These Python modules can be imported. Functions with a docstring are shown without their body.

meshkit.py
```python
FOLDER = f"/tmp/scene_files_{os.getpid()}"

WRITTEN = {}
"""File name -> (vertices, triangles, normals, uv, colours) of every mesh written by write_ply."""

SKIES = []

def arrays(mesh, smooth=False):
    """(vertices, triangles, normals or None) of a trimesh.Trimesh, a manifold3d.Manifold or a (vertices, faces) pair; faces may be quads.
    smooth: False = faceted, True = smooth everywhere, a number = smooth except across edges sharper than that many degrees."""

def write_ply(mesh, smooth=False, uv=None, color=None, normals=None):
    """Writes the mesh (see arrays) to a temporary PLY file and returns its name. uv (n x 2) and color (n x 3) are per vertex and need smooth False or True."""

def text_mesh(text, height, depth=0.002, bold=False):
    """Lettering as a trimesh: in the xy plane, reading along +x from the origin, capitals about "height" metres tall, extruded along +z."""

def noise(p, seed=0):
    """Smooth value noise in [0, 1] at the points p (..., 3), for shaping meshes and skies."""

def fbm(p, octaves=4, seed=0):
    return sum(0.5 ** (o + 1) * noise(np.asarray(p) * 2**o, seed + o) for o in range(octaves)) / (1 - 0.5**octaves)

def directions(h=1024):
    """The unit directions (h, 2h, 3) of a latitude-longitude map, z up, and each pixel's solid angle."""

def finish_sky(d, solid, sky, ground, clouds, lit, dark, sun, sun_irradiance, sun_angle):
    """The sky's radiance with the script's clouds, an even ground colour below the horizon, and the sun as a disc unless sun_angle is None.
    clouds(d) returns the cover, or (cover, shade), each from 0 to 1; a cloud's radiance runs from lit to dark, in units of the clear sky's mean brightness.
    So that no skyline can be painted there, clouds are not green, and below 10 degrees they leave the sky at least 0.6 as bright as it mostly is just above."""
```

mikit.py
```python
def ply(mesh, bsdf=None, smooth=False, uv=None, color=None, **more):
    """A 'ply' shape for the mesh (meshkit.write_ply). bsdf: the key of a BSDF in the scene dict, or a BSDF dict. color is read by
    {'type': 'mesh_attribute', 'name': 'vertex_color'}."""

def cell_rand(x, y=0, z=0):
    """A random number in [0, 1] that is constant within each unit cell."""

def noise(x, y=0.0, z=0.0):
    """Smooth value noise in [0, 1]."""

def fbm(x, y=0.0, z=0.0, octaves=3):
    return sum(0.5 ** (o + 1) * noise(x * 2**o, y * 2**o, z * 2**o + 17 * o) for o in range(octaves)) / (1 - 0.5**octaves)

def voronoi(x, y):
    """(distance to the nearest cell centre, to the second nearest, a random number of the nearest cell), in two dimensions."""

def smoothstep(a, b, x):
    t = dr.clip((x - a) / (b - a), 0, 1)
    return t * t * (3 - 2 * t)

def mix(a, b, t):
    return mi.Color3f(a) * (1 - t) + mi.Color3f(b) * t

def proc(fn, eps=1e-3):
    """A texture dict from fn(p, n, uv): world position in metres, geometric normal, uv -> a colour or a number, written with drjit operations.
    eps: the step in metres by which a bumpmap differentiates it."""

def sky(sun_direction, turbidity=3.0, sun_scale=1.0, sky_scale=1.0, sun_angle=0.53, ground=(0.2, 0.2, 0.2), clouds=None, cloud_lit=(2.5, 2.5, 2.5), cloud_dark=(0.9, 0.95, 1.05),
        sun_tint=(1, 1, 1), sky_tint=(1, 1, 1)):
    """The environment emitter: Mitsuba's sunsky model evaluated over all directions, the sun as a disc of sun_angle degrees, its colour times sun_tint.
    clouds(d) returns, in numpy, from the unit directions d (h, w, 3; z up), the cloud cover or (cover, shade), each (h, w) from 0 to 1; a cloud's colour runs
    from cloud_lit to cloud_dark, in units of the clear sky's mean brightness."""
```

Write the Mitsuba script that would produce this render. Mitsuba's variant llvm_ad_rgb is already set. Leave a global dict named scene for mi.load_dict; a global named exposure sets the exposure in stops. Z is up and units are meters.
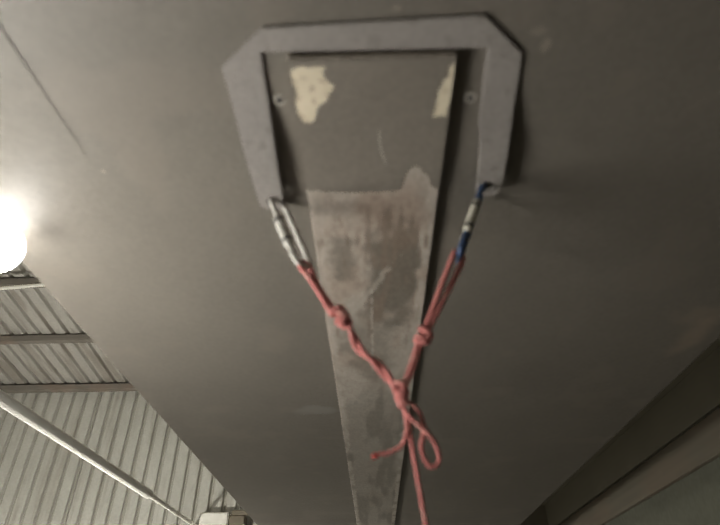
import math
import numpy as np
import trimesh
import manifold3d as m3
import shapely.geometry as sg
import mitsuba as mi
import drjit as dr
import mikit
from mikit import proc, noise, fbm, smoothstep, mix, voronoi, cell_rand

T = mi.ScalarTransform4f
scene, labels = {}, {}

# ------------------------------------------------------------------ camera, exposure
EYE = np.array([0.0, 0.0, 1.6])
FWD = np.array([-0.01619145, 0.81092966, 0.58491959])
UP = np.array([0.02040084, -0.58460656, 0.8110604])
scene['camera'] = {'type': 'thinlens', 'fov': math.degrees(2 * math.atan(360 / 550.0)), 'fov_axis': 'x',
                   'aperture_radius': 0.0044, 'focus_distance': 3.6, 'near_clip': 0.02, 'far_clip': 100.0,
                   'to_world': T().look_at(origin=EYE.tolist(), target=(EYE + FWD).tolist(), up=UP.tolist())}
exposure = 0.8
# lamps of the hall: radiance of each lamp's emitting panel (their builders are further down)
BULB = (10.0, 9.8, 9.4)
WORK_LIGHT = (17.6, 17.2, 16.0)
WALL_LIGHT = (310.0, 303.0, 281.0)
HALL_LIGHT = (92.0, 89.0, 79.5)

# ------------------------------------------------------------------ helpers
used = {}


def key_for(name, parent=None):
    base = (parent + '__' if parent else '') + name
    n = used.get(base, -1) + 1
    used[base] = n
    return base if n == 0 else f'{base}_{n:03d}'


def tag(key, label=None, cat=None, group=None, kind=None):
    d = {}
    if label: d['label'] = label
    if cat: d['category'] = cat
    if group: d['group'] = group
    if kind: d['kind'] = kind
    labels[key] = d


def thing(name, label, cat, group=None):
    k = key_for(name)
    tag(k, label, cat, group)
    return k


def obj(name, mesh, mat, parent=None, smooth=30, label=None, **more):
    k = key_for(name, parent)
    scene[k] = mikit.ply(mesh, 'material_' + mat, smooth=smooth, **more)
    if label: tag(k, label)
    return k


def cat(*ms):
    return trimesh.util.concatenate([to_tm(m) for m in ms])


def to_tm(m):
    if hasattr(m, 'to_mesh'):
        q = m.to_mesh()
        return trimesh.Trimesh(q.vert_properties[:, :3], q.tri_verts, process=False)
    return m


def box(x0, x1, y0, y1, z0, z1, r=0.0):
    """A box, its edges rounded when r > 0."""
    if r <= 0:
        return trimesh.creation.box(bounds=[[x0, y0, z0], [x1, y1, z1]])
    s = m3.Manifold.sphere(r, 16)
    return to_tm(m3.Manifold.batch_hull([s.translate([x, y, z]) for x in (x0 + r, x1 - r) for y in (y0 + r, y1 - r) for z in (z0 + r, z1 - r)]))


def plate(poly, z0, z1):
    """A shapely polygon as a plate between two heights."""
    m = trimesh.creation.extrude_polygon(poly, z1 - z0, engine='earcut')
    m.apply_translation([0, 0, z0])
    return m


def bevel_plate(poly, z0, z1, b):
    """A plate whose lower rim is chamfered by b: two slabs of slightly different outline."""
    def lift(p, a, c):
        cs = m3.CrossSection([np.array(p.exterior.coords)[:-1]] + [np.array(i.coords)[:-1] for i in p.interiors], m3.FillRule.EvenOdd)
        return cs, a, c
    steps = [(b, 0.0), (b * 0.35, b * 0.4), (0.0, b)]
    out = m3.Manifold()
    for k, (ins, dz) in enumerate(steps):
        cs, _, _ = lift(poly.buffer(-ins, join_style='mitre'), 0, 0)
        top = z1 if k == 2 else z0 + steps[k + 1][1] + 1e-5
        out = out + m3.Manifold.extrude(cs, top - (z0 + dz)).translate([0, 0, z0 + dz])
    return to_tm(out)


def spline(pts, n=12, closed=False):
    p = np.asarray(pts, float)
    m = len(p)
    idx = (lambda i: i % m) if closed else (lambda i: min(max(i, 0), m - 1))
    out = []
    for i in range(m if closed else m - 1):
        a, b, c, d = p[idx(i - 1)], p[idx(i)], p[idx(i + 1)], p[idx(i + 2)]
        for t in np.linspace(0, 1, n, endpoint=False):
            out.append(0.5 * (2 * b + (c - a) * t + (2 * a - 5 * b + 4 * c - d) * t * t + (3 * b - a - 3 * c + d) * t ** 3))
    if not closed: out.append(p[-1])
    return np.array(out)


def sweep(path, r, sides=12, closed=False, scale=(1.0, 1.0)):
    """A tube along the path with rounded ends; (mesh, uv), u along in metres, v around. Parallel-transported frame."""
    p = np.asarray(path, float)
    rad = np.broadcast_to(np.asarray(r, float), (len(p),)).copy()
    if not closed:
        t0, t1 = p[1] - p[0], p[-1] - p[-2]
        t0 /= np.linalg.norm(t0); t1 /= np.linalg.norm(t1)
        r0, r1 = rad[0], rad[-1]
        a = np.array([0.02, 0.35, 0.75])
        q = np.sqrt(1 - (1 - a) ** 2)
        p = np.vstack([p[0] - t0 * r0 * 0.7 * (1 - a)[:, None], p, (p[-1] + t1 * r1 * 0.7 * (1 - a)[:, None])[::-1]])
        rad = np.concatenate([q * r0, rad, (q * r1)[::-1]])
    n = len(p)
    t = (np.roll(p, -1, 0) - np.roll(p, 1, 0)) if closed else np.gradient(p, axis=0)
    t /= np.linalg.norm(t, axis=1, keepdims=True)
    x = np.cross(t[0], [0.3, 0.9, 0.2]); x /= np.linalg.norm(x)
    X = [x]
    for i in range(1, n):
        x = X[-1] - t[i] * (X[-1] @ t[i]); X.append(x / np.linalg.norm(x))
    X = np.array(X); Y = np.cross(t, X)
    ang = np.arange(sides + 1) * 2 * np.pi / sides
    v = p[:, None] + rad[:, None, None] * (np.cos(ang)[None, :, None] * X[:, None] * scale[0] + np.sin(ang)[None, :, None] * Y[:, None] * scale[1])
    s = np.concatenate([[0], np.cumsum(np.linalg.norm(np.diff(p, axis=0), axis=1))])
    uv = np.stack(np.broadcast_arrays(s[:, None], ang[None] / (2 * np.pi)), -1).reshape(-1, 2)
    f, w = [], sides + 1
    for i in range(n if closed else n - 1):
        j = (i + 1) % n
        k = np.arange(sides)
        f.append(np.stack([i * w + k, i * w + k + 1, j * w + k + 1], 1)); f.append(np.stack([i * w + k, j * w + k + 1, j * w + k], 1))
    f = np.vstack(f)
    if not closed:
        k = np.arange(1, sides - 1)
        f = np.vstack([f, np.stack([k * 0, k + 1, k], 1), (n - 1) * w + np.stack([k * 0, k, k + 1], 1)])
    return trimesh.Trimesh(v.reshape(-1, 3), f, process=False), uv


def tube(p0, p1, r, sides=20):
    return sweep(np.linspace(p0, p1, 3), r, sides)[0]


def lathe(profile, sides=32):
    m = trimesh.creation.revolve(np.array(profile, float), sections=sides)
    m.fix_normals()
    return m


def frame_to(origin, normal, up=(0, 0, 1)):
    """Transform matrix whose local +z looks along normal."""
    z = np.array(normal, float); z /= np.linalg.norm(z)
    x = np.cross(up, z); x /= np.linalg.norm(x)
    m = np.eye(4)
    m[:3, 0], m[:3, 1], m[:3, 2], m[:3, 3] = x, np.cross(z, x), z, origin
    return m


def moved(m, mat):
    m = to_tm(m).copy()
    m.apply_transform(mat)
    return m


# ------------------------------------------------------------------ materials
def mat(key, fn_or_rgb, rough=0.6, spec=0.4, bump=None, bump_scale=1.0, metallic=0.0, **more):
    base = proc(fn_or_rgb) if callable(fn_or_rgb) else {'type': 'rgb', 'value': list(fn_or_rgb)}
    d = {'type': 'principled', 'base_color': base, 'roughness': rough, 'specular': spec, 'metallic': metallic, **more}
    if bump: d = {'type': 'bumpmap', 'arbitrary': proc(bump, 1e-3), 'scale': bump_scale, 'bsdf': d}
    scene['material_' + key] = {'type': 'twosided', 'bsdf': d}


def blot(p, cx, cy, rx, ry, soft=0.5, jag=0.5, freq=60.0):
    """A mark with a ragged outline lying at (cx, cy) on a level face."""
    d = dr.sqrt(dr.square((p.x - cx) / rx) + dr.square((p.y - cy) / ry)) + jag * (fbm(p.x * freq, p.y * freq, 3.1) - 0.5)
    return 1 - smoothstep(1 - soft, 1 + soft, d)


def panel_fn(p, n, uv):
    c = mix((0.119, 0.107, 0.091), (0.138, 0.124, 0.105), fbm(p.x * 5, p.y * 5, p.z * 5 + 2))
    grain = fbm(p.x * 160, p.y * 160, 1.7, 2)
    c = c * (0.88 + 0.24 * grain)
    c = mix(c, (0.160, 0.138, 0.115), 0.35 * smoothstep(0.6, 0.75, fbm(p.x * 9 + 4, p.y * 9, 8)))
    marks = 0.45 * blot(p, 0.219, 0.391, 0.006, 0.009) + 0.30 * blot(p, 0.205, 0.372, 0.010, 0.006) + 0.4 * blot(p, 0.038, 0.339, 0.005, 0.003) + 0.5 * blot(p, -0.398, 0.583, 0.004, 0.004)
    c = mix(c, (0.28, 0.24, 0.20), marks)
    c = mix(c, (0.22, 0.215, 0.20), 0.35 * blot(p, -0.165, 1.575, 0.055, 0.03, 0.45, 1.1, 22))
    c = mix(c, (0.26, 0.20, 0.15), 0.4 * blot(p, 0.745, 1.16, 0.03, 0.07, 0.5, 1.0, 22) + 0.25 * blot(p, 0.72, 1.05, 0.05, 0.035, 0.5, 1.2, 22))
    return c


def bracket_fn(p, n, uv):
    c = mix((0.205, 0.188, 0.176), (0.230, 0.210, 0.196), fbm(p.x * 14, p.y * 14, 4))
    c = c * (0.9 + 0.2 * fbm(p.x * 190, p.y * 190, p.z * 190, 2))
    return mix(c, (0.15, 0.135, 0.12), 0.5 * smoothstep(0.70, 0.80, fbm(p.x * 60, p.y * 40, 9)))


def paint_fn(p, n, uv):
    c = mix((0.138, 0.122, 0.103), (0.160, 0.141, 0.120), fbm(p.x * 10, p.y * 10, 6))
    c = c * (0.9 + 0.2 * fbm(p.x * 170, p.y * 170, 1, 2))
    # a fine curved scratch beside the bare notch
    d = dr.abs((p.x - 0.022) - 0.22 * (p.y - 0.545) - 3.0 * dr.square(p.y - 0.545))
    c = mix(c, (0.27, 0.25, 0.22), 0.7 * (1 - smoothstep(0.0008, 0.0026, d)) * smoothstep(0.498, 0.51, p.y) * (1 - smoothstep(0.555, 0.575, p.y)))
    return c


def strip_fn(p, n, uv):
    """Bare worn steel: pale scoured metal, rust-brown stains, dark patches where old coating stays, scratches."""
    pale, brown, dark = (0.385, 0.335, 0.290), (0.265, 0.212, 0.174), (0.098, 0.085, 0.068)
    big = fbm(p.x * 17 + 3, p.y * 9, 1.3, 4)
    fine = fbm(p.x * 75, p.y * 34, 5.1, 3)
    c = mix((0.275, 0.243, 0.210), (0.335, 0.295, 0.255), fine)
    c = mix(c, pale, 0.9 * blot(p, -0.03, 0.625, 0.085, 0.045, 0.6, 1.0, 30))
    c = mix(c, brown, 0.85 * smoothstep(0.42, 0.66, big) * smoothstep(0.60, 0.66, p.y + 0.05 * (fine - 0.5)))
    c = mix(c, (0.255, 0.185, 0.145), 0.5 * blot(p, 0.045, 0.665, 0.055, 0.06, 0.6, 1.3, 30))
    c = mix(c, dark, 0.85 * blot(p, 0.045, 0.86, 0.046, 0.16, 0.35, 1.1, 26))
    c = mix(c, dark, 0.6 * blot(p, -0.045, 0.80, 0.025, 0.07, 0.5, 1.4, 36))
    c = mix(c, dark, 0.5 * blot(p, 0.0, 1.15, 0.06, 0.16, 0.5, 1.3, 20))
    c = mix(c, (0.205, 0.19, 0.165), 0.7 * smoothstep(1.25, 1.5, p.y + 0.5 * (big - 0.5)))
    c = mix(c, dark, 0.45 * smoothstep(0.5, 0.7, fbm(p.x * 20, p.y * 3, 7)) * smoothstep(1.2, 1.35, p.y))
    smear = fbm(p.x * 55 + 2, p.y * 8, 4.4, 4)
    c = mix(c, (0.155, 0.118, 0.092), 0.85 * smoothstep(0.50, 0.66, smear) * smoothstep(0.64, 0.70, p.y) * (1 - smoothstep(1.0, 1.2, p.y)))
    # scoured rims of the strip
    rim = dr.maximum(smoothstep(0.070, 0.084, -p.x + 0.012 * (fine - 0.5)), smoothstep(0.086, 0.098, p.x + 0.016 * (fine - 0.5)))
    c = mix(c, (0.385, 0.342, 0.300), 0.6 * rim * smoothstep(0.30, 0.55, fbm(p.x * 30, p.y * 14, 2)))
    # diagonal scrape and short row of nicks
    t = (p.y - 0.78) / 0.24
    d = dr.abs(p.x - (0.058 - 0.105 * t) + 0.012 * (fbm(p.y * 40, p.x * 40) - 0.5))
    c = mix(c, (0.30, 0.27, 0.235), 0.55 * (1 - smoothstep(0.003, 0.010, d)) * smoothstep(0.0, 0.1, t) * (1 - smoothstep(0.85, 1.0, t)) * smoothstep(0.3, 0.5, fine))
    k = dr.abs(p.x - 0.004)
    dash = smoothstep(0.25, 0.5, noise(p.y * 55, 3.0))
    c = mix(c, (0.31, 0.28, 0.25), 0.6 * (1 - smoothstep(0.0015, 0.004, k)) * dash * smoothstep(0.88, 0.9, p.y) * (1 - smoothstep(1.25, 1.3, p.y)))
    return c * (0.86 + 0.28 * fbm(p.x * 210, p.y * 120, 1, 2))


def primer_fn(p, n, uv):
    c = mix((0.47, 0.415, 0.315), (0.56, 0.49, 0.375), fbm(p.x * 45, p.y * 45, 2, 4))
    return mix(c, (0.30, 0.235, 0.165), 0.6 * smoothstep(0.55, 0.7, fbm(p.x * 90, p.y * 90, 5)))


def rope_fn(p, n, uv):
    a = uv.x * 210.0
    weave = 0.5 + 0.5 * dr.sin(6.2832 * (uv.y * 4 + a * 0.5)) * dr.sin(6.2832 * (uv.y * 4 - a * 0.5))
    c = mix((0.43, 0.140, 0.130), (0.58, 0.225, 0.210), weave)
    return mix(c, (0.62, 0.36, 0.31), 0.5 * smoothstep(0.55, 0.72, fbm(p.x * 70, p.y * 70, p.z * 70)))


def sheet_fn(p, n, uv):
    c = mix((0.40, 0.39, 0.345), (0.46, 0.445, 0.395), fbm(p.x * 2.3, p.y * 2.3, p.z * 1.6))
    streak = fbm(p.x * 16, p.y * 1.2, p.z * 1.0, 4)
    c = mix(c, (0.30, 0.275, 0.23), 0.6 * smoothstep(0.55, 0.75, streak))
    return c * (0.9 + 0.2 * fbm(p.x * 60, p.y * 60, p.z * 60, 2))


def roof_fn(p, n, uv):
    c = mix((0.33, 0.315, 0.28), (0.42, 0.40, 0.355), fbm(p.x * 3, p.y * 1.5, 3))
    c = mix(c, (0.22, 0.19, 0.155), 0.6 * smoothstep(0.52, 0.72, fbm(p.x * 14, p.y * 1.7, 6, 4)))
    return c * (0.9 + 0.2 * fbm(p.x * 60, p.y * 60, p.z * 60, 2))


def wood_fn(p, n, uv):
    g = fbm(p.x * 30, p.y * 1.4, p.z * 34, 4)
    c = mix((0.13, 0.118, 0.092), (0.185, 0.163, 0.128), g)
    return mix(c, (0.19, 0.145, 0.108), 0.4 * smoothstep(0.52, 0.7, fbm(p.x * 3, p.y * 2.2, p.z * 5 + 3)))


def purlin_fn(p, n, uv):
    c = mix((0.15, 0.135, 0.115), (0.21, 0.19, 0.16), fbm(p.x * 2, p.y * 30, p.z * 40, 4))
    return mix(c, (0.24, 0.18, 0.14), 0.5 * smoothstep(0.55, 0.7, fbm(p.x * 4, 2, p.z * 9)))


def pvc_fn(p, n, uv):
    c = mix((0.80, 0.775, 0.72), (0.87, 0.845, 0.79), fbm(p.x * 9, p.y * 5, p.z * 9))
    return mix(c, (0.48, 0.42, 0.34), 0.55 * smoothstep(0.58, 0.74, fbm(p.x * 30, p.y * 7, p.z * 30, 4)))


def green_wall_fn(p, n, uv):
    return mix((0.115, 0.118, 0.093), (0.15, 0.15, 0.118), fbm(p.x * 3, p.y * 3, p.z * 3)) * (0.9 + 0.2 * fbm(p.y * 50, p.z * 50, 1))


def dark_fn(p, n, uv):
    return mix((0.27, 0.258, 0.215), (0.33, 0.315, 0.265), fbm(p.x * 4, p.y * 4, p.z * 4))


def concrete_fn(p, n, uv):
    return mix((0.30, 0.285, 0.255), (0.38, 0.365, 0.325), fbm(p.x * 1.7, p.y * 1.7, p.z * 1.7, 5))


def alu_fn(p, n, uv):
    c = mix((0.50, 0.475, 0.44), (0.62, 0.59, 0.55), fbm(p.x * 200, p.y * 200, p.z * 200))
    return mix(c, (0.26, 0.24, 0.22), 0.55 * smoothstep(0.56, 0.7, fbm(p.x * 120 + 5, p.y * 120, p.z * 120)))


mat('panel_paint', panel_fn, 0.55, 0.35, lambda p, n, uv: fbm(p.x * 140, p.y * 140, p.z * 140, 3), 0.0003)
mat('bracket_paint', bracket_fn, 0.6, 0.3)
mat('cover_paint', paint_fn, 0.6, 0.3)
mat('worn_steel', strip_fn, 0.62, 0.3)
mat('primer', primer_fn, 0.8, 0.2)
mat('rope', rope_fn, 0.85, 0.15, lambda p, n, uv: dr.sin(6.2832 * (uv.y * 4 + uv.x * 105)) * dr.sin(6.2832 * (uv.y * 4 - uv.x * 105)), 0.0003)
mat('rope_tip', (0.40, 0.075, 0.065), 0.8, 0.2)
mat('sheet', sheet_fn, 0.6, 0.3)
mat('roof_sheet', roof_fn, 0.6, 0.3)
mat('timber', wood_fn, 0.75, 0.25)
mat('purlin_timber', purlin_fn, 0.8, 0.2)
mat('pvc', pvc_fn, 0.5, 0.4)
mat('green_wall', green_wall_fn, 0.8, 0.2)
mat('dark_wall', dark_fn, 0.85, 0.2)
mat('concrete', concrete_fn, 0.85, 0.2)
mat('aluminium', alu_fn, 0.42, 0.5, metallic=0.25)
mat('blue_anodised', (0.042, 0.072, 0.150), 0.38, 0.5, metallic=0.25)
mat('sleeve_cream', (0.52, 0.49, 0.42), 0.5, 0.4)
mat('bolt_steel', (0.30, 0.275, 0.245), 0.5, 0.5)
mat('black_plastic', (0.03, 0.03, 0.03), 0.5, 0.4)
mat('lamp_grey', (0.35, 0.34, 0.32), 0.5, 0.4)
mat('white_enamel', (0.74, 0.72, 0.64), 0.4, 0.4)
mat('socket_grey', (0.16, 0.135, 0.095), 0.5, 0.4)

# ------------------------------------------------------------------ the hall
X0, X1, Y0, Y1 = -4.6, 1.6, -2.0, 5.6
EAVE, PITCH = 4.05, math.tan(math.radians(7.0))


def roof_z(y):
    return EAVE + (Y1 - y) * PITCH


def struct(name, mesh, m, smooth=False):
    k = obj(name, mesh, m, smooth=smooth)
    tag(k, kind='structure')
    return k


struct('floor', box(X0 - .2, X1 + .2, Y0 - .2, Y1 + .2, -0.2, 0), 'concrete')
wall_far = struct('wall_far', box(X0 - .2, X1 + .2, Y1 + .045, Y1 + .2, 0, EAVE), 'dark_wall')
struct('wall_back', box(X0 - .2, X1 + .2, Y0 - .2, Y0, 0, roof_z(Y0) + .3), 'concrete')
struct('wall_left', box(X0 - .2, X0, Y0, Y1 + .045, 0, roof_z(Y0) + .3), 'concrete')
wall_right = struct('wall_right', box(X1, X1 + .2, Y0, Y1 + .045, 0, roof_z(Y0) + .3), 'green_wall')
nrm = np.array([0, PITCH, 1.0])
ceil = trimesh.creation.box(extents=[X1 - X0 + .4, 1, 0.1])
v = ceil.vertices.copy()
v[:, 0] += (X0 + X1) / 2
yy = np.where(v[:, 1] > 0, Y1 + .2, Y0 - .2)
v[:, 2] = roof_z(yy) + 0.06 + np.where(v[:, 2] > 0, .1, 0)
v[:, 1] = yy
ceil.vertices = v
ceiling = struct('ceiling', ceil, 'dark_wall')

RIB, DEPTH = 0.137, 0.034
PROF = [(0.0, 0.0), (0.30, -.05), (0.60, 0.0), (0.67, 0.10), (0.75, 0.90), (0.81, 1.0), (0.88, 1.0), (0.92, 0.90), (0.98, 0.10)]


def rib_sheet(n_ribs, length, t=0.0012):
    """Corrugated sheet: x across, y along, ribs stand in z; the room is on -z. Closed, with the sheet's thickness."""
    xs, zs = [], []
    for k in range(n_ribs):
        for a, h in PROF:
            xs.append((k + a) * RIB); zs.append(h * DEPTH)
    xs.append(n_ribs * RIB); zs.append(0.0)
    xs, zs = np.array(xs), np.array(zs)
    m = len(xs)
    rows = []
    for y in (0.0, length):
        rows.append(np.stack([xs, np.full(m, y), zs], 1)); rows.append(np.stack([xs, np.full(m, y), zs + t], 1))
    v = np.vstack(rows)
    i = np.arange(m - 1)
    def quad(a, b, c, d): return [np.stack([a, b, c], 1), np.stack([a, c, d], 1)]
    f = quad(i, 2 * m + i, 2 * m + i + 1, i + 1)          # underside, faces -z
    f += quad(m + i, m + i + 1, 3 * m + i + 1, 3 * m + i)  # top
    f += quad(i, i + 1, m + i + 1, m + i) + quad(2 * m + i, 3 * m + i, 3 * m + i + 1, 2 * m + i + 1)
    e = np.array([[0, m, 3 * m], [0, 3 * m, 2 * m], [m - 1, 3 * m - 1, 4 * m - 1], [m - 1, 4 * m - 1, 2 * m - 1]])
    return trimesh.Trimesh(v, np.vstack(f + [e]), process=False)


# far wall: sheets of six ribs, one lap per sheet
rng = np.random.default_rng(4)
SHEET = 6 * RIB
k = 0
x = X0 + 0.02
while x + SHEET < X1:
    s = rib_sheet(6, EAVE - 0.02)
    # local (x, y, z) -> world (x, Y1 + z, y): ribs upright, room side towards -y
    w = s.vertices
    s.vertices = np.stack([x + w[:, 0], Y1 + 0.012 + w[:, 2] + rng.uniform(0, .006), w[:, 1]], 1)
    s.faces = s.faces[:, ::-1]
    obj('sheet', s, 'sheet', wall_far, smooth=False)
    x += SHEET + 0.004
# roof: sheets along the slope
slope_len = math.hypot(Y1 - Y0, (Y1 - Y0) * PITCH)
x = X0 + 0.05
while x + SHEET < X1 + 0.1:
    s = rib_sheet(6, 1.0)
    w = s.vertices
    y = Y0 + w[:, 1] * (Y1 + 0.02 - Y0)
    s.vertices = np.stack([x + w[:, 0], y, roof_z(y) + w[:, 2] + 0.004 + rng.uniform(0, .006)], 1)
    obj('roof_sheet', s, 'roof_sheet', ceiling, smooth=False)
    x += SHEET + 0.004
# purlins under the roof and the eaves beam on top of the far wall
for y in (4.66, 3.84, 3.0, 2.1, 1.2, 0.3, -0.6):
    h = .062
    z = roof_z(y) - 0.004
    obj('purlin', box(X0 + .001, X1 - .001, y - .03, y + .03, z - h - .008, z - .004, 0.004), 'purlin_timber', ceiling)
obj('eaves_beam', box(X0 + .001, X1 - .001, 5.52, 5.596, EAVE - .075, EAVE - 0.012, 0.004), 'purlin_timber', ceiling)
# right wall: boarding with a timber rail along it, dark sheeting above
obj('upper_cladding', box(X1 - .02, X1 + .0, Y0 + .001, Y1 - .02, 2.53, 2.74), 'dark_wall', wall_right, smooth=False)
obj('timber_rail', box(X1 - .03, X1 + .0, Y0 + .001, Y1 - .02, 2.345, 2.512, 0.004), 'timber', wall_right)
obj('soffit', box(0.70, X1, Y0 + .001, Y1 - .001, 2.74, 2.80), 'dark_wall', ceiling, smooth=False)
obj('end_board', box(0.70, X1, Y1 - .12, Y1 - .10, 1.9, 2.745), 'dark_wall', ceiling, smooth=False)
obj('soffit_edge', box(0.69, 0.73, Y0 + .001, Y1 - .001, 2.70, 2.95), 'dark_wall', ceiling, smooth=False)

# ------------------------------------------------------------------ the overhead panel
ZP = 2.2
panel = thing('overhead_panel', 'broad dark grey painted panel overhead, carrying the bracket and the worn steel strip', 'panel')
obj('panel_body', box(-0.645, 0.815, Y0, 5.45, ZP, ZP + .13, 0.008), 'panel_paint', panel)
lap = sg.Polygon([(-0.643, -0.6), (-0.428, -0.6), (-0.4225, 0.345), (-0.409, 0.553), (-0.414, 0.562), (-0.643, 0.572)])
lm = plate(lap, 0.0, 0.006)
lv = lm.vertices.copy()
lv[:, 2] = np.where(lv[:, 2] < 0.003, ZP - 0.0004 - 0.0020 * np.clip((0.60 - lv[:, 1]) / 0.35, 0.12, 1), ZP + .0006)
lm.vertices = lv
obj('corner_sheet', lm, 'panel_paint', panel, smooth=False, label='thin lapped sheet along the left edge of the panel')
for bx, by in ((-0.114, 0.460), (0.138, 0.464)):
    b = obj('bolt_washer', moved(lathe([(0.0036, 0), (0.0080, 0), (0.0084, -0.0007), (0.0080, -0.0018), (0.0036, -0.0018), (0.0036, 0)]), T_ := np.array([[1, 0, 0, bx], [0, 1, 0, by], [0, 0, 1, ZP + .0003], [0, 0, 0, 1.0]])), 'bolt_steel', panel)
    hexa = trimesh.creation.cylinder(0.0042, 0.0035, sections=6)
    hexa.apply_translation([bx, by, ZP - 0.0013])
    obj('bolt_head', hexa, 'black_plastic', b, smooth=False)

# worn steel strip along the middle
ZS = 2.186
strip = thing('steel_strip', 'long worn steel strip running along the middle of the overhead panel', 'steel strip')
obj('bare_metal', box(-0.0936, 0.1104, 0.3912, 5.40, ZS, ZP - .0004, 0.0025), 'worn_steel', strip, label='scoured bare metal with rust-brown stains')
chip_l = sg.Polygon([(-0.0916, 0.4061), (-0.0774, 0.4008), (-0.0691, 0.4029), (-0.0618, 0.4024), (-0.0471, 0.4019), (-0.0523, 0.4102), (-0.0492, 0.4207), (-0.0387, 0.4311), (-0.0429, 0.4375), (-0.0471, 0.4448), (-0.0502, 0.4521), (-0.0554, 0.4563), (-0.0638, 0.4636), (-0.0659, 0.4762), (-0.0701, 0.4867), (-0.0774, 0.4882), (-0.0838, 0.4877), (-0.0900, 0.4752), (-0.0908, 0.4521), (-0.0879, 0.4375), (-0.0913, 0.4249)])
chip_r = sg.Polygon([(0.1057, 0.4024), (0.1093, 0.4024), (0.1098, 0.4186), (0.1091, 0.4353), (0.1093, 0.4583), (0.1068, 0.4730), (0.1073, 0.4835), (0.0983, 0.4824), (0.0890, 0.4845), (0.0905, 0.4688), (0.0921, 0.4531), (0.0926, 0.4427), (0.0953, 0.4353), (0.0973, 0.4270), (0.1025, 0.4218), (0.1031, 0.4092)])
cover = sg.Polygon([(-0.0931, 0.3930), (0.1098, 0.3930), (0.1098, 0.6227), (0.1068, 0.6216), (0.0995, 0.6154), (0.0953, 0.6101), (0.0936, 0.6007), (0.0910, 0.5923), (0.0826, 0.5860), (0.0785, 0.5767), (0.0711, 0.5714), (0.0628, 0.5787), (0.0576, 0.5892), (0.0554, 0.6049), (0.0513, 0.6206),
                    (0.0397, 0.6242), (0.0282, 0.6232), (0.0147, 0.6258), (0.0042, 0.6242), (-0.0105, 0.6258), (-0.0230, 0.6247), (-0.0409, 0.6242), (-0.0544, 0.6216), (-0.0649, 0.6232), (-0.0764, 0.6185), (-0.0879, 0.6206), (-0.0931, 0.6164)])
obj('paint_cover', plate(cover.difference(chip_l.buffer(.0003)).difference(chip_r.buffer(.0003)), ZS - .0016, ZS + .0004), 'cover_paint', strip, smooth=False, label='grey painted end of the strip')
obj('bare_patch', plate(chip_l, ZS - .0008, ZS + .0004), 'primer', strip, smooth=False, label='ragged cream patch where the paint has flaked off near the left bolt')
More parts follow.
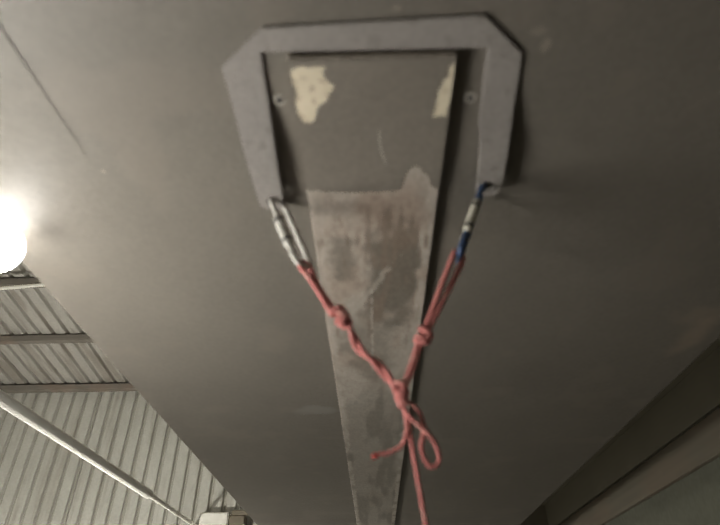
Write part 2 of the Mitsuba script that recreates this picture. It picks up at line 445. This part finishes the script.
obj('bare_patch', plate(chip_r, ZS - .0008, ZS + .0004), 'primer', strip, smooth=False, label='narrow cream patch where the paint has flaked off near the right edge')

# ------------------------------------------------------------------ the bracket
ZB = ZP - .0209
bracket = thing('mounting_bracket', 'grey painted U-shaped steel bracket with clipped corners around the strip end', 'bracket')
outline = sg.Polygon([(-0.1780, 0.4078), (-0.1183, 0.3559), (0.1380, 0.3476), (0.1909, 0.3974), (0.1936, 0.4151), (0.2040, 0.6166), (0.2020, 0.6288), (0.1954, 0.6349), (0.1740, 0.6349), (0.1674, 0.6298), (0.1659, 0.6166),
                      (0.1562, 0.5088), (0.1536, 0.5047), (0.1484, 0.3897), (-0.1255, 0.3875), (-0.1307, 0.6376), (-0.1333, 0.6508), (-0.1404, 0.6564), (-0.1608, 0.6544), (-0.1684, 0.6488), (-0.1704, 0.6315)])
HOLE_L, HOLE_R = (-0.1475, 0.6361), (0.1801, 0.6146)
holes = sg.Point(HOLE_L).buffer(0.0098, 16).union(sg.Point(HOLE_R).buffer(0.0105, 16))
fp = bevel_plate(outline.difference(holes), 0.0, .005, 0.0016).subdivide_to_size(0.025, max_iter=12)
fv = fp.vertices.copy()
jog = np.clip((fv[:, 1] - 0.43) / 0.14, 0, 1)
fv[:, 2] += ZP - .0053 - 0.0156 * jog * jog * (3 - 2 * jog)      # flush along the crossbar, the arm ends stand off the panel
fp.vertices = fv
obj('frame_plate', fp, 'bracket_paint', bracket, label='flat U-shaped plate')


# ------------------------------------------------------------------ carabiners
def carabiner(name, label, hole, foot, body_mat, sleeve_mat, gate_mat, twist=0.0, W=0.042, fat=1.0):
    """Screw-gate carabiner hanging through the hole: near limb (with the gate and its sleeve) comes down from the hole, the far limb from beyond the plate's end."""
    top = np.array([hole[0], hole[1] + 0.010, ZB + 0.0145])
    bot = np.array(foot)
    d = bot - top; L = np.linalg.norm(d); d /= L
    w = np.array([0, 1.0, 0]) - d * d[1]; w /= np.linalg.norm(w)
    w = w * math.cos(twist) + np.cross(w, d) * math.sin(twist)
    P = lambda s, a: top + d * (s * L) + w * (a * W)
    r = 0.0047
    t = thing(name, label, 'carabiner')
    # the C-shaped body: from the gate's hinge round the foot, up the far limb, over the head to the nose
    ctl = [P(.80, -.36), P(.89, -.38), P(.965, -.28), P(1.0, 0.02), P(.975, .42), P(.90, .58), P(.75, .62), P(.5, .62), P(.25, .62), P(.11, .60), P(.025, .46), P(0.0, .18), P(.02, -.12), P(.08, -.34), P(.17, -.38)]
    m, uv = sweep(spline(ctl, 7), r, 14)
    obj('body', m, body_mat, t, smooth=True)
    m, uv = sweep(np.linspace(P(.145, -.38), P(.83, -.37), 6), r * .92, 14)
    g = obj('gate', m, gate_mat, t, smooth=True)
    # knurled sleeve on the gate, with two grooves
    a, b = P(.33, -.38), P(.74, -.375)
    ss = np.array([0, .02, .06, .12, .14, .17, .19, .80, .82, .85, .87, .94, .98, 1.0])
    rr = np.array([.0050, .0062, .0068, .0068, .0060, .0060, .0068, .0068, .0060, .0060, .0068, .0068, .0062, .0050]) * fat
    m, uv = sweep(a + (b - a) * ss[:, None], rr, 18)
    obj('screw_sleeve', m, sleeve_mat, g, smooth=35, label='pale screw sleeve')
    for s_ in (0.155, 0.835):
        q = a + (b - a) * s_
        obj('groove_ring', sweep(np.linspace(q - d * .0016, q + d * .0016, 3), .0070 * fat, 18)[0], 'black_plastic', g, smooth=35)
    pin = sweep(np.linspace(P(.845, -.37) + np.cross(d, w) * .0062, P(.845, -.37) - np.cross(d, w) * .0062, 3), .0018, 10)[0]
    obj('hinge_pin', pin, 'bolt_steel', t, smooth=True)
    return P


PL = carabiner('carabiner', 'silver screw-gate carabiner hanging from the left arm of the bracket', HOLE_L, (-0.0945, 0.6433, 2.0590), 'aluminium', 'aluminium', 'aluminium', -0.65, 0.034, 1.18)
PR = carabiner('carabiner', 'blue screw-gate carabiner with a pale sleeve on the right arm of the bracket', HOLE_R, (0.1298, 0.6401, 2.0690), 'blue_anodised', 'sleeve_cream', 'blue_anodised', 0.0)

# ------------------------------------------------------------------ the rope
RR = 0.0043
rope = thing('rope', 'red cord knotted into a V between the two carabiners with a loose end hanging', 'rope')


def cord(name, pts, r=RR, n=10, closed=False, label=None, m_='rope'):
    m, uv = sweep(spline(pts, n, closed), r, 12, closed)
    return obj(name, m, m_, rope, smooth=True, uv=uv, label=label)


def off(pts, d):
    return [tuple(np.array(p) + np.array(d)) for p in pts]


def knot_path(center, axis, R, Lk, turns, n=60, phase=0.0, squash=1.0):
    """A few tight crossing wraps about the axis: an overhand-like knot."""
    a = np.array(axis, float); a /= np.linalg.norm(a)
    x = np.cross(a, [0.1, 0.9, 0.3]); x /= np.linalg.norm(x)
    y = np.cross(a, x)
    t = np.linspace(0, 1, n)
    ph = phase + t * turns * 2 * np.pi
    rad = R * (1 + 0.15 * np.sin(3 * ph))
    al = Lk * (0.5 * np.sin(ph * 0.5 + 0.4) + 0.5 * (t - .5))
    return np.array(center) + rad[:, None] * (np.cos(ph)[:, None] * x + np.sin(ph)[:, None] * y * squash) + al[:, None] * a


def knot(center, axis, R=0.0060, Lk=0.014, turns=2.6, phase=0.0):
    m, uv = sweep(knot_path(center, axis, R, Lk, turns, phase=phase), RR * .95, 12)
    return obj('knot', m, 'rope', rope, smooth=True, uv=uv, label=None)


# left loop through the silver carabiner's foot and down to its knot (two strands side by side)
fl = PL(1.0, 0.02)
cord('loop_strand', [(-0.0560, 0.6637, 1.9960), (-0.0700, 0.6560, 2.0195), (-0.0855, 0.6465, 2.0420), (-0.0985, 0.6400, 2.0570), (-0.1000, 0.6425, 2.0655),
                     (-0.0935, 0.6500, 2.0700), (-0.0855, 0.6530, 2.0620), (-0.0770, 0.6555, 2.0400), (-0.0640, 0.6600, 2.0180), (-0.0490, 0.6650, 1.9960)], label='doubled cord through the silver carabiner')
knot((-0.0420, 0.6652, 1.9900), (0.62, 0.25, -0.75), 0.0080, 0.017, 3.2, 0.4)
knot((-0.0335, 0.6690, 1.9800), (0.62, 0.25, -0.75), 0.0062, 0.012, 1.6, 2.0)
# left leg: two strands twisted round each other, down to the middle knot
leg = spline([(-0.0340, 0.6682, 1.9820), (-0.0281, 0.6712, 1.9725), (-0.0206, 0.6770, 1.9545), (-0.0125, 0.6810, 1.9415), (0.0055, 0.6856, 1.9274), (0.0213, 0.6914, 1.9092), (0.0328, 0.6967, 1.8927), (0.0395, 0.6995, 1.8840)], 12)
tt = np.linspace(0, 1, len(leg))
tg = np.gradient(leg, axis=0); tg /= np.linalg.norm(tg, axis=1, keepdims=True)
bx = np.cross(tg, [0, 1.0, 0]); bx /= np.linalg.norm(bx, axis=1, keepdims=True)
by = np.cross(tg, bx)
for s in (0, math.pi):
    ph = s + tt * 2 * math.pi * 1.6
    q = leg + 0.0034 * (np.cos(ph)[:, None] * bx + np.sin(ph)[:, None] * by)
    m, uv = sweep(q, RR * .85, 12)
    obj('leg_strand', m, 'rope', rope, smooth=True, uv=uv)
# right loop through the blue carabiner's foot
cord('loop_strand', [(0.0755, 0.6726, 1.9680), (0.0870, 0.6650, 1.9940), (0.0996, 0.6540, 2.0220), (0.1130, 0.6440, 2.0510), (0.1215, 0.6385, 2.0700), (0.1270, 0.6400, 2.0775),
                     (0.1340, 0.6450, 2.0760), (0.1350, 0.6480, 2.0650), (0.1225, 0.6540, 2.0420), (0.1080, 0.6600, 2.0160), (0.0935, 0.6670, 1.9910), (0.0800, 0.6730, 1.9680)], label='doubled cord through the blue carabiner')
knot((0.0735, 0.6755, 1.9590), (-0.45, 0.3, -0.85), 0.0078, 0.015, 3.0, 1.0)
for dx in (-.0026, .0026):
    cord('leg_strand', off([(0.0722, 0.6760, 1.9575), (0.0662, 0.6793, 1.9471), (0.0569, 0.6871, 1.9227), (0.0464, 0.6930, 1.8988), (0.0410, 0.6950, 1.8872)], (dx, -abs(dx), dx * .6)), RR * .85)
# middle knot: three wraps, one below the other
knot((0.0395, 0.6955, 1.8925), (0.1, 0.3, -0.95), 0.0062, 0.016, 2.6, 0.2)
knot((0.0412, 0.6985, 1.8800), (0.1, 0.3, -0.95), 0.0050, 0.012, 2.2, 1.3)
TH = 0.0031
cord('bight', [(0.0415, 0.6990, 1.8800), (0.0470, 0.6990, 1.8765), (0.0545, 0.7010, 1.8715), (0.0633, 0.7067, 1.8616), (0.0672, 0.7110, 1.8447), (0.0655, 0.7150, 1.8330), (0.0628, 0.7189, 1.8220), (0.0665, 0.7241, 1.8071),
               (0.0754, 0.7267, 1.7990), (0.0848, 0.7246, 1.8057), (0.0832, 0.7190, 1.8208), (0.0760, 0.7120, 1.8320), (0.0686, 0.7060, 1.8395), (0.0523, 0.7030, 1.8533), (0.0425, 0.7030, 1.8680)], TH, label='loose bow of the cord')
cord('loose_end', [(0.0437, 0.7030, 1.8700), (0.0455, 0.7070, 1.8550), (0.0453, 0.7100, 1.8426), (0.0415, 0.7160, 1.8300), (0.0354, 0.7192, 1.8226), (0.0196, 0.7213, 1.8159), (0.0100, 0.7218, 1.8150), (0.0028, 0.7224, 1.8126)], TH, label='short loose end')
cord('end_binding', [(0.0055, 0.7222, 1.8134), (0.0028, 0.7224, 1.8126), (0.0008, 0.7226, 1.8120)], TH * 1.25, label='dark red bound tip', m_='rope_tip')
cord('hanging_end', [(0.0425, 0.7035, 1.8720), (0.0438, 0.7060, 1.8620), (0.0500, 0.7166, 1.8307), (0.0578, 0.7332, 1.7788), (0.0643, 0.7473, 1.7347), (0.0696, 0.7592, 1.6976), (0.0770, 0.7750, 1.6000), (0.0800, 0.7820, 1.4500), (0.0800, 0.7830, 1.2500)], TH, label='thin end hanging down out of view')

# ------------------------------------------------------------------ pipes and boxes on the far side
pipe = thing('water_pipe', 'white plastic pipe running to the far corrugated wall, with a thinner end', 'pipe')
A, B, C = np.array([-1.689, 2.346, 2.574]), np.array([-1.566, 3.975, 2.541]), np.array([-1.690, 5.612, 2.632])
back = A + (A - B) * ((A[1] - (Y0 - .005)) / (B[1] - A[1]))
obj('pipe_run', tube(back, B, 0.030, 24), 'pvc', pipe, smooth=True, label='thick white pipe')
obj('thin_run', tube(B, C, 0.0165, 20), 'pvc', pipe, smooth=True, label='thin white pipe')
u = (B - A) / np.linalg.norm(B - A)
obj('coupling', moved(lathe([(0.0, -.045), (0.029, -.045), (0.032, -.040), (0.032, .025), (0.030, .032), (0.020, .048), (0.0, .048)]), frame_to(B, u)), 'pvc', pipe)

mb = thing('fuse_box', 'white fuse box on the corrugated wall below the end of the pipe', 'fuse box')
obj('enclosure', box(-1.622, -1.352, 5.50, 5.605, 2.36, 2.725, 0.008), 'white_enamel', mb)
obj('lid', box(-1.612, -1.362, 5.488, 5.502, 2.37, 2.715, 0.005), 'white_enamel', mb)
sb = thing('wall_clamp', 'dark brown clamp beside the white fuse box at the panel edge', 'clamp')
obj('clamp_body', box(-1.345, -1.20, 5.49, 5.605, 2.52, 2.695, 0.012), 'socket_grey', sb)
obj('clamp_cap', box(-1.325, -1.165, 5.475, 5.53, 2.695, 2.735, 0.008), 'socket_grey', sb, label='cap on top of the clamp')
obj('bright_screw', moved(lathe([(0, 0), (.016, 0), (.018, .004), (.016, .012), (0, .016)]), frame_to((-1.185, 5.476, 2.742), (0, -1, 0))), 'white_enamel', sb, label='pale screw head')
obj('bright_screw', moved(lathe([(0, 0), (.013, 0), (.015, .004), (.013, .012), (0, .014)]), frame_to((-1.205, 5.492, 2.60), (0, -1, 0))), 'white_enamel', sb, label='pale screw head')

cond = thing('conduit', 'thin white conduit just below the purlin nearest the glaring bulb', 'conduit')
obj('tube', tube((X0 + .002, 3.70, 3.955), (-2.2, 3.70, 4.147), 0.015, 16), 'white_enamel', cond, smooth=True)


# ------------------------------------------------------------------ lamps
def floodlight(name, label, pos, aim, w, h, radiance, stand=None, hang=None):
    """Flood lamp: finned housing, rim, emitting panel, yoke, on a tripod or hung from the roof by a rod."""
    t = thing(name, label, 'lamp')
    M = frame_to(pos, aim)
    rim = trimesh.util.concatenate([box(-w / 2 - .02, w / 2 + .02, a, b, -.02, .012) for a, b in ((-h / 2 - .02, -h / 2), (h / 2, h / 2 + .02))] + [box(a, b, -h / 2, h / 2, -.02, .012) for a, b in ((-w / 2 - .02, -w / 2), (w / 2, w / 2 + .02))])
    hs = obj('housing', moved(box(-w / 2 - .01, w / 2 + .01, -h / 2 - .01, h / 2 + .01, -.075, -.012, 0.008), M), 'lamp_grey', t)
    for i in range(7):
        xx = (-.5 + (i + .5) / 7) * w
        obj('fin', moved(box(xx - .004, xx + .004, -h / 2, h / 2, -.105, -.07), M), 'lamp_grey', hs, smooth=False)
    obj('rim', moved(rim, M), 'lamp_grey', t, smooth=False)
    p = box(-w / 2, w / 2, -h / 2, h / 2, -.012, -.002)
    obj('glowing_panel', moved(p, M), 'white_enamel', t, smooth=False, emitter={'type': 'area', 'radiance': {'type': 'rgb', 'value': list(radiance)}})
    c = np.array(pos) - M[:3, 2] * .05
    X = M[:3, 0]
    q = w / 2 + .04
    e = np.array([0, 0, 1.0]) * (1 if hang is not None else -1)
    yk = spline([c + X * (w / 2), c + X * q, c + X * q + e * (h / 2 + .07), c - X * q + e * (h / 2 + .07), c - X * q, c - X * (w / 2)], 6)
    obj('yoke', sweep(yk, .008, 8)[0], 'black_plastic', t, smooth=True)
    k = c + e * (h / 2 + .07)
    if hang is not None:
        obj('hanger', tube(k, [k[0], k[1], hang], .010, 12), 'black_plastic', t, smooth=True)
    if stand is not None:
        obj('pole', tube([k[0], k[1], .35], k, .016, 12), 'black_plastic', t, smooth=True)
        for j in range(3):
            a = 2 * math.pi * j / 3 + .3
            obj('leg', tube([k[0], k[1], .62], [k[0] + .42 * math.cos(a), k[1] + .42 * math.sin(a), .012], .011, 10), 'black_plastic', t, smooth=True)
    return t


lamp = thing('bulb_lamp', 'glaring white round bulb at the left edge under the overhead panel', 'lamp')
BC = np.array([-0.611, 0.700, 2.152])
globe = trimesh.creation.icosphere(4, 0.042)
globe.apply_translation(BC)
obj('bulb', globe, 'white_enamel', lamp, smooth=True, emitter={'type': 'area', 'radiance': {'type': 'rgb', 'value': list(BULB)}})
obj('socket', moved(lathe([(0, 0), (.019, 0), (.021, .004), (.021, .045), (.017, .055), (0, .055)]), frame_to(BC + [-.034, 0, 0], (-1, 0, 0))), 'white_enamel', lamp)
obj('stem', sweep(spline([BC + [-.085, 0, 0], BC + [-.095, 0, .010], BC + [-.105, 0, .03], (BC[0] - .100, BC[1], ZP + .045), (BC[0] - .075, BC[1], ZP + .060), (-0.6500, BC[1], ZP + .062)], 8), .006, 10)[0], 'black_plastic', lamp, smooth=True)
floodlight('work_light', 'work light on a tripod to the left of the panel', (-1.06, 0.58, 1.54), (0.42, 0.22, 0.86), 0.60, 0.45, WORK_LIGHT, stand=True)
floodlight('stand_floodlight', 'floodlight on a tripod aimed at the corrugated far wall', (-2.7, 2.7, 0.95), (0.15, 0.80, 0.60), 0.28, 0.2, WALL_LIGHT, stand=True)
floodlight('hall_floodlight', 'floodlight under the roof lighting the hall from behind on the left', (-2.9, -0.6, 4.45), (0.2, 0.2, -0.95), 0.44, 0.32, HALL_LIGHT, hang=roof_z(-0.6) - .06)
